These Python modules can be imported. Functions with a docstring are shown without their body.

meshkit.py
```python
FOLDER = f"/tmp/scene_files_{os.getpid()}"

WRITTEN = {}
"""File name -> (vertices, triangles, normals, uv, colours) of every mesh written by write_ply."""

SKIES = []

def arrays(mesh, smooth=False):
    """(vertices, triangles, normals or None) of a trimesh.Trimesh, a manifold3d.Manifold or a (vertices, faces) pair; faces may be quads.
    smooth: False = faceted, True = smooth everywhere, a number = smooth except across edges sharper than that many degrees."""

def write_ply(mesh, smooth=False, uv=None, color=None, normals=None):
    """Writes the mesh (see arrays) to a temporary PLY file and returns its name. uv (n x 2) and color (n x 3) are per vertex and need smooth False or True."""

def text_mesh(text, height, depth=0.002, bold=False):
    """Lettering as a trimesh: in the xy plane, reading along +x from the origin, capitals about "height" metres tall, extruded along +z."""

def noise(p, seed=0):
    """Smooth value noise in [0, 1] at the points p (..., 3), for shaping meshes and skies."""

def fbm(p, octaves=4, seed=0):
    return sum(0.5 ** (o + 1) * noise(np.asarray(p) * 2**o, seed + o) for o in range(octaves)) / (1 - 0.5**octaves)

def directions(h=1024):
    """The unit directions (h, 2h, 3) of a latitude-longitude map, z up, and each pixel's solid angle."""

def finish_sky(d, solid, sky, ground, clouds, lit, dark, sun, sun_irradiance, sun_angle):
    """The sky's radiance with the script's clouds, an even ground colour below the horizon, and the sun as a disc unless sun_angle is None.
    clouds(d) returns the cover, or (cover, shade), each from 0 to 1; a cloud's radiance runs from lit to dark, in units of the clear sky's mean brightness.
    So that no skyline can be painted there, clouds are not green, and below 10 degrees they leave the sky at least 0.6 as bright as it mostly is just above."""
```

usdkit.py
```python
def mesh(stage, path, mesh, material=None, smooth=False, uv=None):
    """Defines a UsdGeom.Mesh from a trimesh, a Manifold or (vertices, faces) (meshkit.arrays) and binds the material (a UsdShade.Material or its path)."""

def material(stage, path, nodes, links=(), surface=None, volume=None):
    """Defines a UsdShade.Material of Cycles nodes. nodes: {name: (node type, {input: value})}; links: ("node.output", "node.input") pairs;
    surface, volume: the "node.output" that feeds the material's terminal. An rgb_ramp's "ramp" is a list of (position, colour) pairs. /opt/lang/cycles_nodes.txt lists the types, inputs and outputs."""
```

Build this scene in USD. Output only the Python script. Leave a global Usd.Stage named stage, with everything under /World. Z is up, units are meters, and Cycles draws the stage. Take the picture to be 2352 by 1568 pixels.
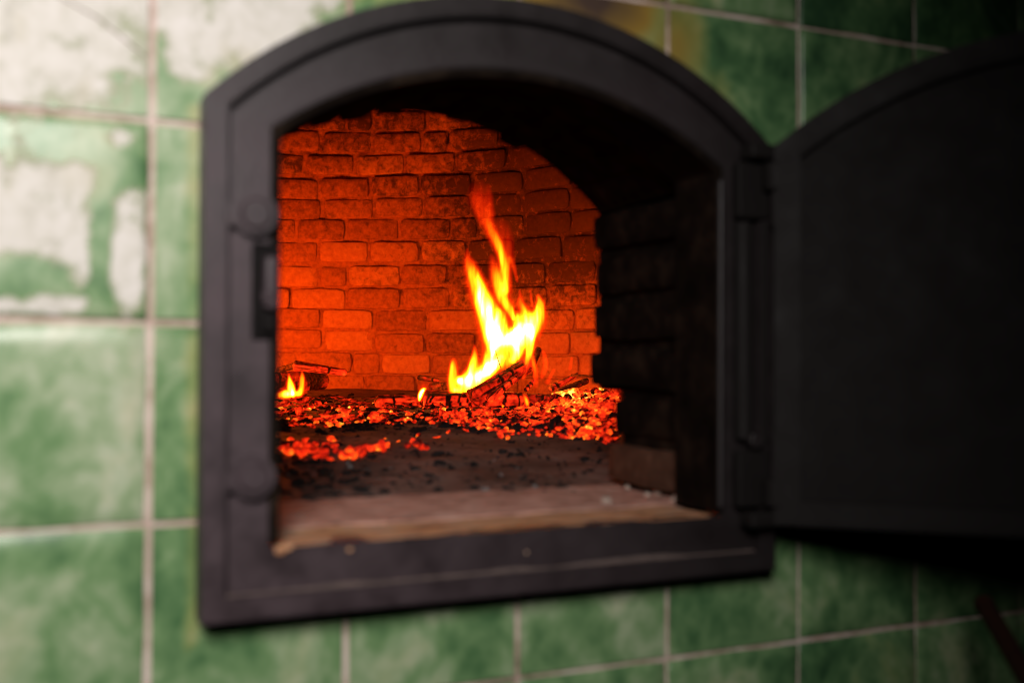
import math, random
import numpy as np, trimesh, shapely
from shapely.geometry import Polygon, Point, box as sbox, LineString
from shapely.ops import unary_union
import manifold3d as m3
import usdkit, meshkit
from meshkit import fbm, noise
from pxr import Usd, UsdGeom, UsdLux, UsdShade, Gf, Sdf, Vt

R_ = random.Random(7)
stage = Usd.Stage.CreateInMemory()
UsdGeom.SetStageUpAxis(stage, 'Z')
UsdGeom.Xform.Define(stage, '/World')
UsdGeom.Scope.Define(stage, '/World/Looks')

# ------------------------------------------------------------------ camera
YAW, PITCH, ROLL = 0.4114, 0.01503, 0.00369
EYE = np.array([-0.0589, -0.8081, -0.0249])
FPX, WW, HH = 2362.0, 2352, 1568
FW = np.array([math.sin(YAW)*math.cos(PITCH), math.cos(YAW)*math.cos(PITCH), math.sin(PITCH)])
RT0 = np.cross(FW, [0, 0, 1]); RT0 /= np.linalg.norm(RT0)
UP0 = np.cross(RT0, FW)
RT = RT0*math.cos(ROLL) + UP0*math.sin(ROLL)
UP = -RT0*math.sin(ROLL) + UP0*math.cos(ROLL)
cam = UsdGeom.Camera.Define(stage, '/World/camera')
M = Gf.Matrix4d(*RT, 0, *UP, 0, *(-FW), 0, *EYE, 1)
cam.AddTransformOp().Set(M)
cam.CreateHorizontalApertureAttr(36.0)
cam.CreateVerticalApertureAttr(36.0*682/1024)
cam.CreateFocalLengthAttr(36.0*FPX/WW)
cam.CreateClippingRangeAttr(Gf.Vec2f(0.01, 50))
cam.CreateFStopAttr(3.0)
cam.CreateFocusDistanceAttr(2.55)
cam.CreateExposureAttr(0.0)


def P(x, y, Z):
    return EYE + Z*(FW + RT*(x-WW/2)/FPX + UP*(HH/2-y)/FPX)


def floor_z(y):
    return -0.168 + 0.021*np.maximum(np.asarray(y) - 0.25, 0)


def PF(x, y, lift=0.0):
    d = FW + RT*(x-WW/2)/FPX + UP*(HH/2-y)/FPX
    t = 1.0
    for _ in range(60):
        q = EYE + t*d
        t = (float(floor_z(q[1])) + lift - EYE[2])/d[2]
        t = min(max(t, .3), 3.6)
    return EYE + t*d


# ------------------------------------------------------------------ lamps
def spot_light(name, pos, target, r, inten, col, cone, soft):
    """a shaded lamp: a soft-edged cone of daylight from the window side."""
    l = UsdLux.SphereLight.Define(stage, '/World/'+name)
    pos, target = np.array(pos, float), np.array(target, float)
    z = pos-target; z /= np.linalg.norm(z)
    x = np.cross([0, 0, 1], z); x /= np.linalg.norm(x); y = np.cross(z, x)
    l.AddTransformOp().Set(Gf.Matrix4d(*x, 0, *y, 0, *z, 0, *pos, 1))
    l.CreateRadiusAttr(r); l.CreateIntensityAttr(inten); l.CreateColorAttr(Gf.Vec3f(*col))
    sh = UsdLux.ShapingAPI.Apply(l.GetPrim()); sh.CreateShapingConeAngleAttr(cone); sh.CreateShapingConeSoftnessAttr(soft)
    return l


def sphere_light(name, pos, r, inten, col):
    l = UsdLux.SphereLight.Define(stage, '/World/'+name)
    l.AddTranslateOp().Set(Gf.Vec3d(*map(float, pos)))
    l.CreateRadiusAttr(r); l.CreateIntensityAttr(inten); l.CreateColorAttr(Gf.Vec3f(*col))


DAY, FIRE_A, FIRE_B = 42.0, 130.0, 55.0
spot_light('window_light', (-0.25, -1.02, 0.42), (-0.08, 0.0, 0.02), 0.20, DAY, (1.0, 0.95, 0.92), 42.0, 1.0)
FIRECOL = (1.0, 0.14, 0.008)
sphere_light('fire_light', P(405, 850, 2.52), 0.085, FIRE_A, FIRECOL)
sphere_light('flame_light', P(1165, 850, 2.58), 0.03, FIRE_B*4, FIRECOL)

# ------------------------------------------------------------------ helpers
names = {}


def numbered(parent, name):
    k = (parent, name); n = names.get(k, -1)+1; names[k] = n
    return name if n == 0 else f'{name}_{n:03d}'


def path_of(p):
    return '/World' if p is None else str(p.GetPath())


def obj(name, mesh, mat, parent=None, smooth=False, attrs=None, **kw):
    pp = path_of(parent)
    m = usdkit.mesh(stage, f'{pp}/{numbered(pp, name)}', mesh, mat, smooth=smooth)
    if attrs:
        api = UsdGeom.PrimvarsAPI(m)
        for k, v in attrs.items():
            api.CreatePrimvar(k, Sdf.ValueTypeNames.FloatArray, 'vertex').Set(Vt.FloatArray.FromNumpy(np.asarray(v, np.float32)))
    p = m.GetPrim()
    tag(p, **kw)
    return p


def tag(p, label=None, cat=None, group=None, kind=None):
    for k, v in (('label', label), ('category', cat), ('group', group), ('kind', kind)):
        if v:
            p.SetCustomDataByKey(k, v)
    return p


def thing(name, loc=(0, 0, 0), **kw):
    x = UsdGeom.Xform.Define(stage, '/World/'+numbered('/World', name))
    x.AddTranslateOp().Set(Gf.Vec3d(*map(float, loc)))
    return tag(x.GetPrim(), **kw)


def mat(name, nodes, links, surface='p.BSDF', volume=None):
    return usdkit.material(stage, '/World/Looks/'+name, nodes, links, surface=surface, volume=volume)


def extr(poly, y0, y1):
    """shapely polygon in (x, z) extruded between y0 and y1 (y0 < y1)."""
    ms = []
    for g in getattr(poly, 'geoms', [poly]):
        if g.is_empty or g.area < 1e-9:
            continue
        ms.append(trimesh.creation.extrude_polygon(g, y1-y0, engine='earcut'))
    m = trimesh.util.concatenate(ms)
    v = m.vertices.copy()
    m2 = trimesh.Trimesh(np.stack([v[:, 0], y1 - v[:, 2], v[:, 1]], 1), m.faces, process=False)
    m2.fix_normals() if False else None
    return m2


def cross(poly):
    rings = []
    for g in getattr(poly, 'geoms', [poly]):
        g = shapely.geometry.polygon.orient(g)
        rings.append(np.array(g.exterior.coords)[:-1]); rings += [np.array(i.coords)[:-1] for i in g.interiors]
    return m3.CrossSection(rings, m3.FillRule.EvenOdd)


def bevel_extr(poly, yback, yfront, b=0.002, steps=2):
    """plate in (x, z): back at yback, front (towards -y) at yfront, with a rounded front edge (stacked inset slices)."""
    parts = []
    dirn = yback-yfront
    lay = [(0.0, dirn-b)] + [(dirn-b+b*i/steps, dirn-b+b*(i+1)/steps) for i in range(steps)]
    out = None
    for i, (a, c) in enumerate(lay):
        t = 0 if i == 0 else b*(1-math.sqrt(max(0, 1-(i/steps)**2)))
        q = poly.buffer(-t, join_style=2) if t > 0 else poly
        if q.is_empty:
            continue
        e = m3.Manifold.extrude(cross(q), c-a+1e-5).translate([0, 0, a])
        out = e if out is None else out + e
    me = out.to_mesh()
    v = np.array(me.vert_properties[:, :3]); f = np.array(me.tri_verts)
    return trimesh.Trimesh(np.stack([v[:, 0], yback - v[:, 2], v[:, 1]], 1), f, process=False)


def rbox(sx, sy, sz, r=0.002):
    pts = []
    for a in (-1, 1):
        for b in (-1, 1):
            for c in (-1, 1):
                pts.append(m3.Manifold.sphere(r, 8).translate([a*(sx/2-r), b*(sy/2-r), c*(sz/2-r)]))
    h = m3.Manifold.batch_hull(pts).to_mesh()
    return trimesh.Trimesh(np.array(h.vert_properties[:, :3]), np.array(h.tri_verts), process=False)


def cyl(r, h, n=32, axis='z', bev=0.0015):
    prof = np.array([[0, -h/2], [r-bev, -h/2], [r, -h/2+bev], [r, h/2-bev], [r-bev, h/2], [0, h/2]])
    m = trimesh.creation.revolve(prof, sections=n)
    if axis == 'y':
        m.apply_transform(trimesh.transformations.rotation_matrix(math.pi/2, [1, 0, 0]))
    if axis == 'x':
        m.apply_transform(trimesh.transformations.rotation_matrix(math.pi/2, [0, 1, 0]))
    return m


def tr(m, *d):
    m = m.copy(); m.apply_translation(d if len(d) == 3 else d[0]); return m


def arch(x0, x1, zb, zs, za, n=28):
    """outline with straight sides from zb to zs and a segmental arch with its crown at za."""
    c, h = (x1-x0)/2, za-zs
    R = (c*c+h*h)/(2*h); cx, cz = (x0+x1)/2, za-R
    a0 = math.asin(c/R)
    t = np.linspace(a0, -a0, n)
    return Polygon([(x0, zb), (x1, zb)] + [(cx+R*math.sin(a), cz+R*math.cos(a)) for a in t])


# ------------------------------------------------------------------ materials
GEO = ('geometry', {})


def ramp(*stops):
    return ('rgb_ramp', {'ramp': [(a, c) for a, c in stops]})


def n_tex(scale, detail=4, rough=.55, dist=0.0):
    return ('noise_texture', {'scale': scale, 'detail': detail, 'roughness': rough, 'distortion': dist})


M_tile = mat('green_glaze', {
    'g': GEO,
    'map': ('mapping', {'scale': (1.0, 1.0, .80)}),
    'n1': n_tex(17, 6, .58, .5), 'n2': n_tex(70, 6, .68, .4), 'n3': n_tex(38, 8, .72, .3), 'n4': n_tex(9, 3, .5),
    'tone': ('attribute', {'attribute': 'tone'}), 'worn': ('attribute', {'attribute': 'worn'}), 'burn': ('attribute', {'attribute': 'burn'}),
    'madd': ('math', {'math_type': 'multiply_add', 'value2': 1.15, 'value3': 0}),
    'madd2': ('math', {'math_type': 'multiply_add', 'value2': .42, 'value3': 0}),
    'r': ramp((.18, (.030, .080, .034)), (.34, (.070, .158, .062)), (.50, (.150, .260, .112)), (.66, (.30, .38, .225)), (.88, (.53, .55, .43))),
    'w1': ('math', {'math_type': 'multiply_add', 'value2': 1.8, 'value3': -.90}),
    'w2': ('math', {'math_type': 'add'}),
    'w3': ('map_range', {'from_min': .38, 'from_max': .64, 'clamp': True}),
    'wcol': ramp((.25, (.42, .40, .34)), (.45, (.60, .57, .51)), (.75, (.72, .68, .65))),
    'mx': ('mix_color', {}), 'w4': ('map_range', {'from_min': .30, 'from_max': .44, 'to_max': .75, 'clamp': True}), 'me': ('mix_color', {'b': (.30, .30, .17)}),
    'hw': ('math', {'math_type': 'multiply_add', 'value2': -.55}),
    'b1': ('math', {'math_type': 'multiply_add', 'value2': .7, 'value3': -.35}),
    'b2': ('math', {'math_type': 'add'}),
    'b3': ('map_range', {'from_min': .15, 'from_max': .95, 'clamp': True}),
    'bcol': ramp((0, (.33, .27, .05)), (.45, (.26, .16, .035)), (1, (.07, .045, .035))),
    'bfac': ('map_range', {'from_min': .05, 'from_max': .45, 'clamp': True}),
    'mb': ('mix_color', {}),
    'rg': ('map_range', {'from_min': 0, 'from_max': 1, 'to_min': .30, 'to_max': .85}),
    'bump': ('bump', {'strength': .35, 'distance': .0025}),
    'p': ('principled_bsdf', {'specular_ior_level': .35}),
}, [('g.position', 'map.vector'), ('map.vector', 'n1.vector'), ('map.vector', 'n2.vector'), ('g.position', 'n3.vector'), ('g.position', 'n4.vector'),
    ('n1.fac', 'madd.value1'), ('tone.fac', 'madd.value3'), ('n2.fac', 'madd2.value1'), ('madd.value', 'madd2.value3'), ('madd2.value', 'r.fac'),
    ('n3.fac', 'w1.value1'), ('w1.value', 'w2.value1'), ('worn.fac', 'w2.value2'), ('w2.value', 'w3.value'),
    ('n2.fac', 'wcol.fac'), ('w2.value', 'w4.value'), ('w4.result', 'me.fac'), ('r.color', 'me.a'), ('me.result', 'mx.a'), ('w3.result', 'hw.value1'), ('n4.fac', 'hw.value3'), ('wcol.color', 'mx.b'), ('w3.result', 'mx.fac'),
    ('n1.fac', 'b1.value1'), ('b1.value', 'b2.value1'), ('burn.fac', 'b2.value2'), ('b2.value', 'b3.value'), ('b3.result', 'bcol.fac'), ('b2.value', 'bfac.value'),
    ('mx.result', 'mb.a'), ('bcol.color', 'mb.b'), ('bfac.result', 'mb.fac'), ('mb.result', 'p.base_color'),
    ('w3.result', 'rg.value'), ('rg.result', 'p.roughness'), ('hw.value', 'bump.height'), ('bump.normal', 'p.normal')])

M_grout = mat('grout', {
    'g': GEO, 'n': n_tex(22, 6, .65), 'n2': n_tex(300, 3, .6),
    'r': ramp((.28, (.16, .10, .075)), (.42, (.42, .30, .25)), (.56, (.60, .47, .42)), (.8, (.68, .58, .54))),
    'bump': ('bump', {'strength': .6, 'distance': .001}),
    'p': ('principled_bsdf', {'roughness': .9, 'specular_ior_level': .2})},
    [('g.position', 'n.vector'), ('g.position', 'n2.vector'), ('n.fac', 'r.fac'), ('r.color', 'p.base_color'), ('n2.fac', 'bump.height'), ('bump.normal', 'p.normal')])


def iron(name, c0, c1, rough=.55, dust=0.25, dustcol=(.16, .11, .09), spec=.35):
    return mat(name, {
        'g': GEO, 'n': n_tex(30, 6, .6), 'n2': n_tex(260, 5, .65), 'n3': n_tex(75, 7, .7),
        'r': ramp((.3, c0), (.7, c1)),
        'd': ('map_range', {'from_min': .64, 'from_max': .74, 'to_min': 0, 'to_max': dust, 'clamp': True}),
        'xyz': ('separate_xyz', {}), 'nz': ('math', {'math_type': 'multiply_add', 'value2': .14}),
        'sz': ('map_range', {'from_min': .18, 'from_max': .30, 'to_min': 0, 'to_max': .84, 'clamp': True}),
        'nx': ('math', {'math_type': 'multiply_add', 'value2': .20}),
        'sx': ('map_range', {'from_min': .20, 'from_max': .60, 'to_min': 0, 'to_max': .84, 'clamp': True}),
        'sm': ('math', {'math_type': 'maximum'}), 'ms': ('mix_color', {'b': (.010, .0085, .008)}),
        'mx': ('mix_color', {'b': dustcol}),
        'rr': ('map_range', {'from_min': .3, 'from_max': .7, 'to_min': rough-.08, 'to_max': rough+.12}),
        'bump': ('bump', {'strength': .45, 'distance': .0012}),
        'p': ('principled_bsdf', {'specular_ior_level': spec, 'metallic': 0.0})},
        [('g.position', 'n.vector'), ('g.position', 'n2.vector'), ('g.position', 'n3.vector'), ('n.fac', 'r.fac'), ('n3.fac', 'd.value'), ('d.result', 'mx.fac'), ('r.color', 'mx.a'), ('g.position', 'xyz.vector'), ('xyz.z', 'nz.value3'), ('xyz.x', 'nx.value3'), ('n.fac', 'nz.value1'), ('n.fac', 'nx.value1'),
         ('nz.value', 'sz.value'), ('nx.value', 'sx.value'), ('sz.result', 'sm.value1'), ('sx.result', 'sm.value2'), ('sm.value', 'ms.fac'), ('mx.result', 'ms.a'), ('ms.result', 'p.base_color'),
         ('n.fac', 'rr.value'), ('rr.result', 'p.roughness'), ('n2.fac', 'bump.height'), ('bump.normal', 'p.normal')])


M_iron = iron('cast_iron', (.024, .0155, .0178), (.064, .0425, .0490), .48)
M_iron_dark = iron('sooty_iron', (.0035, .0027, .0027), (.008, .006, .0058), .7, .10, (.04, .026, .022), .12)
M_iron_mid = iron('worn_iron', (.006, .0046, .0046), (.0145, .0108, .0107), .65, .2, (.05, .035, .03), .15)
M_dust = mat('dusty_ledge', {
    'g': GEO, 'map': ('mapping', {'scale': (.6, 1.6, 1.6)}), 'n': n_tex(40, 6, .65), 'n2': n_tex(350, 4, .6),
    'r': ramp((.30, (.10, .05, .03)), (.38, (.28, .13, .07)), (.50, (.52, .26, .13)), (.60, (.40, .25, .17)), (.70, (.60, .44, .34)), (.88, (.66, .54, .45))),
    'bump': ('bump', {'strength': .6, 'distance': .0015}),
    'p': ('principled_bsdf', {'roughness': .9, 'specular_ior_level': .15})},
    [('g.position', 'map.vector'), ('map.vector', 'n.vector'), ('g.position', 'n2.vector'), ('n.fac', 'r.fac'), ('r.color', 'p.base_color'), ('n2.fac', 'bump.height'), ('bump.normal', 'p.normal')])

M_brick = mat('fired_brick', {
    'g': GEO, 'n1': n_tex(7, 5, .6), 'n2': n_tex(45, 8, .7, .4), 'n3': n_tex(70, 7, .66),
    'soot': ('attribute', {'attribute': 'soot'}), 'tone': ('attribute', {'attribute': 'tone'}),
    'r': ramp((.22, (.16, .050, .016)), (.46, (.40, .14, .045)), (.72, (.58, .25, .09))),
    'a1': ('math', {'math_type': 'multiply_add', 'value2': .62, 'value3': 0}),
    's1': ('math', {'math_type': 'multiply_add', 'value2': 1.3, 'value3': -.78}),
    's2': ('math', {'math_type': 'add'}),
    's3': ('map_range', {'from_min': .0, 'from_max': .32, 'to_min': 0, 'to_max': .86, 'clamp': True}),
    'mx': ('mix_color', {'b': (.030, .015, .008)}),
    'bump': ('bump', {'strength': .8, 'distance': .004}),
    'p': ('principled_bsdf', {'roughness': .92, 'specular_ior_level': .15})},
    [('g.position', 'n1.vector'), ('g.position', 'n2.vector'), ('g.position', 'n3.vector'), ('n3.fac', 'a1.value1'), ('tone.fac', 'a1.value3'), ('a1.value', 'r.fac'),
     ('n2.fac', 's1.value1'), ('s1.value', 's2.value1'), ('soot.fac', 's2.value2'), ('s2.value', 's3.value'), ('s3.result', 'mx.fac'),
     ('r.color', 'mx.a'), ('mx.result', 'p.base_color'), ('n2.fac', 'bump.height'), ('bump.normal', 'p.normal')])


def rough_mat(name, stops, scale, bump=.7, bd=.003, rough=.92, bscale=180, spec=.12):
    nodes = {'g': GEO, 'n': n_tex(scale, 7, .65), 'n2': n_tex(bscale, 5, .65), 'r': ramp(*stops),
             'bump': ('bump', {'strength': bump, 'distance': bd}),
             'p': ('principled_bsdf', {'roughness': rough, 'specular_ior_level': spec})}
    return mat(name, nodes, [('g.position', 'n.vector'), ('g.position', 'n2.vector'), ('n.fac', 'r.fac'), ('r.color', 'p.base_color'), ('n2.fac', 'bump.height'), ('bump.normal', 'p.normal')])


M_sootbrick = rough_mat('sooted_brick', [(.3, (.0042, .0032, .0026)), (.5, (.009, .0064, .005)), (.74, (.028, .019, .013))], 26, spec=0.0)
M_dustline = rough_mat('grey_dust', [(.3, (.06, .045, .042)), (.6, (.13, .095, .085)), (.8, (.20, .15, .13))], 45)
M_mortar = rough_mat('sooty_mortar', [(.3, (.06, .023, .010)), (.7, (.30, .115, .045))], 30)
M_jamb_low = rough_mat('daylit_worn_brick', [(.3, (.03, .016, .010)), (.55, (.065, .037, .024)), (.75, (.13, .08, .055))], 38)
M_pebble = rough_mat('pale_mortar_crumb', [(.3, (.34, .25, .20)), (.7, (.56, .45, .38))], 60)
M_thresh = rough_mat('terracotta_threshold', [(.26, (.09, .055, .045)), (.40, (.36, .19, .145)), (.56, (.54, .315, .25)), (.8, (.64, .43, .36))], 34, bump=1.0, bd=.006, bscale=90)
M_floor = mat('hearth_floor', {
    'g': GEO, 'n': n_tex(9, 6, .6), 'n2': n_tex(55, 8, .72, .2), 'n3': n_tex(240, 5, .7),
    'r': ramp((.3, (.075, .044, .036)), (.5, (.155, .092, .074)), (.7, (.25, .17, .145))),
    'd': ('map_range', {'from_min': .54, 'from_max': .64, 'clamp': True}),
    'mx': ('mix_color', {'b': (.022, .017, .015)}),
    'bump': ('bump', {'strength': .7, 'distance': .003}),
    'p': ('principled_bsdf', {'roughness': .92, 'specular_ior_level': .15})},
    [('g.position', 'n.vector'), ('g.position', 'n2.vector'), ('g.position', 'n3.vector'), ('n.fac', 'r.fac'), ('n2.fac', 'd.value'), ('d.result', 'mx.fac'), ('r.color', 'mx.a'), ('mx.result', 'p.base_color'), ('n3.fac', 'bump.height'), ('bump.normal', 'p.normal')])
M_char = rough_mat('charcoal_crumb', [(.3, (.010, .008, .008)), (.7, (.035, .028, .026))], 80)
M_ash = rough_mat('ash_flake', [(.3, (.10, .085, .08)), (.7, (.28, .25, .24))], 120)
M_wood_dark = rough_mat('dark_wood', [(.3, (.022, .008, .005)), (.7, (.04, .015, .009))], 40)

GLOW = [(0, (0, 0, 0)), (.20, (.05, .001, 0)), (.38, (.65, .011, .002)), (.58, (1.25, .042, .006)), (.76, (1.7, .17, .010)), (.89, (2.1, .55, .03)), (1, (2.8, 1.5, .2))]


def glow_mat(name, scale, gain, off, strength=1.0, base=(.008, .006, .005), base2=(.035, .026, .023)):
    return mat(name, {
        'g': GEO, 'n': n_tex(scale, 5, .6, .3), 'nb': n_tex(scale*2.2, 5, .65),
        'glow': ('attribute', {'attribute': 'glow'}),
        'm': ('math', {'math_type': 'multiply_add', 'value2': gain, 'value3': off}),
        'a': ('math', {'math_type': 'add', 'use_clamp': True}),
        'r': ramp(*GLOW), 'rb': ramp((.35, base), (.7, base2)),
        'bump': ('bump', {'strength': .8, 'distance': .003}),
        'p': ('principled_bsdf', {'roughness': .9, 'specular_ior_level': .05, 'emission_strength': strength})},
        [('g.position', 'n.vector'), ('g.position', 'nb.vector'), ('n.fac', 'm.value1'), ('m.value', 'a.value1'), ('glow.fac', 'a.value2'), ('a.value', 'r.fac'), ('r.color', 'p.emission_color'),
         ('nb.fac', 'rb.fac'), ('rb.color', 'p.base_color'), ('nb.fac', 'bump.height'), ('bump.normal', 'p.normal')])


M_coal = glow_mat('glowing_coal', 70, 1.7, -.85)
M_log = glow_mat('burning_wood', 60, .9, -.45, base=(.022, .011, .007), base2=(.13, .06, .028))
M_bed = glow_mat('ember_bed', 70, 1.9, -.95)
M_flame = mat('flame', {
    'h': ('attribute', {'attribute': 'burning'}),
    'r': ramp((0, (.55, .004, 0)), (.14, (.95, .015, .001)), (.25, (1.15, .06, .002)), (.36, (1.3, .28, .003)), (.50, (1.6, .75, .008)), (.66, (2.0, 1.35, .04)), (.82, (2.5, 2.1, .28)), (.95, (3.0, 2.8, .95)), (1, (3.4, 3.2, 1.8))),
    'al': ('map_range', {'from_min': .02, 'from_max': .40, 'to_min': 0, 'to_max': .75, 'clamp': True}),
    'e': ('emission', {'strength': 1.0}), 't': ('transparent_bsdf', {'color': (1, 1, 1)}), 'ad': ('add_closure', {}), 'mx': ('mix_closure', {})},
    [('h.fac', 'r.fac'), ('r.color', 'e.color'), ('h.fac', 'al.value'), ('al.result', 'mx.fac'), ('t.BSDF', 'mx.closure1'), ('t.BSDF', 'ad.closure1'), ('e.Emission', 'ad.closure2'), ('ad.Closure', 'mx.closure2')], surface='mx.Closure')

# ------------------------------------------------------------------ the tiled wall
T = 0.15
GAP = 0.0055
hole = arch(0.062, 0.518, -0.19, 0.155, 0.238)     # the oven mouth cut through wall and tiles, hidden under the iron frame
wall = thing('tiled_wall', label='wall of worn glossy green square tiles around the iron oven mouth', cat='wall')
X0, X1, Z0, Z1 = -0.75, 1.35, -0.75, 0.75
obj('grout', extr(sbox(X0, Z0, X1, Z1).difference(hole), 0.003, 0.012), M_grout, wall)
obj('masonry_core', extr(sbox(X0, Z0, X1, Z1).difference(arch(0.048, 0.552, -0.30, 0.17, 0.30)), 0.0125, 0.252), M_mortar, wall)


def blob(x, z, cx, cz, rx, rz, soft=.35):
    d = np.sqrt(((x-cx)/rx)**2 + ((z-cz)/rz)**2)
    return np.clip((1+soft-d)/(2*soft), 0, 1)


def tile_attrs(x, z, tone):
    """worn (bare glaze and painted window glints), burn (heat stains above the mouth) at wall points."""
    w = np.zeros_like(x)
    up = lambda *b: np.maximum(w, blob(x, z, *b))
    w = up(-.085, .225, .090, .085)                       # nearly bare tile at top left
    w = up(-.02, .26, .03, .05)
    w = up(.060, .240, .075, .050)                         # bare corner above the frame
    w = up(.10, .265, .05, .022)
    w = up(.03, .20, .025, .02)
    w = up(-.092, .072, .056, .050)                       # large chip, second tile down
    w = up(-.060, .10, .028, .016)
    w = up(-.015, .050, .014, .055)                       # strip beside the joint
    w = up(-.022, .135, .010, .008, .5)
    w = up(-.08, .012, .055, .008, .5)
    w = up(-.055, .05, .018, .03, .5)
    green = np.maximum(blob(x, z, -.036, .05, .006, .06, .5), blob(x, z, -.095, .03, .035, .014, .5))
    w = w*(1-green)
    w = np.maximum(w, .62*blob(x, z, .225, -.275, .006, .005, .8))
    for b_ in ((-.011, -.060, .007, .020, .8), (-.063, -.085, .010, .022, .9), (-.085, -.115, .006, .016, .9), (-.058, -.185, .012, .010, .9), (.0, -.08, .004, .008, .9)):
        w = np.maximum(w, .50*blob(x, z, *b_))  # pale spots that paint the window's reflection onto the glaze
    g2 = lambda cx, cz, rx, rz: np.exp(-((x-cx)/rx)**2-((z-cz)/rz)**2)
    b = np.maximum.reduce([1.0*g2(.370, .300, .070, .045), .42*g2(.455, .262, .035, .055), .30*g2(.17, .285, .06, .022), .16*g2(.500, .225, .02, .04),
                           .22*np.clip(1-np.abs(x-.031)/.010, 0, 1)*(z > -.25)*(z < .17)])
    return {'worn': w*.72, 'burn': b, 'tone': np.full_like(x, tone)}


def tile_mesh(cx, cz, n, seed):
    """a hand-made tile: a slightly pillowed face on an n x n grid, rounded rim and sides."""
    rr = random.Random(seed)
    s = T/2-GAP/2
    u = np.linspace(-1, 1, n)
    u = np.sign(u)*np.abs(u)**.8
    A, B = np.meshgrid(u, u, indexing='ij')
    wob = .0009
    x = cx+A*s+(noise(np.stack([A*2+seed, B*2, A*0], -1))-.5)*2*wob*(np.abs(A) > .9)
    z = cz+B*s+(noise(np.stack([A*2, B*2+seed, A*0+5], -1))-.5)*2*wob*(np.abs(B) > .9)
    e = np.maximum(np.abs(A), np.abs(B))
    y = -.0012*(1-e**6) + rr.uniform(-.0007, .0007)*A + rr.uniform(-.0007, .0007)*B + rr.uniform(-.0003, .0003)
    V = np.stack([x, y, z], -1).reshape(-1, 3)
    idx = np.arange(n*n).reshape(n, n)
    q = np.stack([idx[:-1, :-1], idx[1:, :-1], idx[1:, 1:], idx[:-1, 1:]], -1).reshape(-1, 4)
    F = np.vstack([q[:, [0, 1, 2]], q[:, [0, 2, 3]]])
    ring = np.concatenate([idx[:, 0], idx[-1, 1:], idx[-2::-1, -1], idx[0, -2:0:-1]])
    side = V[ring].copy(); side[:, 1] = .0042
    side[:, 0] = cx+(side[:, 0]-cx)*1.008; side[:, 2] = cz+(side[:, 2]-cz)*1.008
    k = len(ring); o = len(V)
    V = np.vstack([V, side])
    i = np.arange(k); j = (i+1) % k
    F = np.vstack([F, np.stack([ring[i], o+i, ring[j]], 1), np.stack([ring[j], o+i, o+j], 1)])
    return V, F


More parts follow.
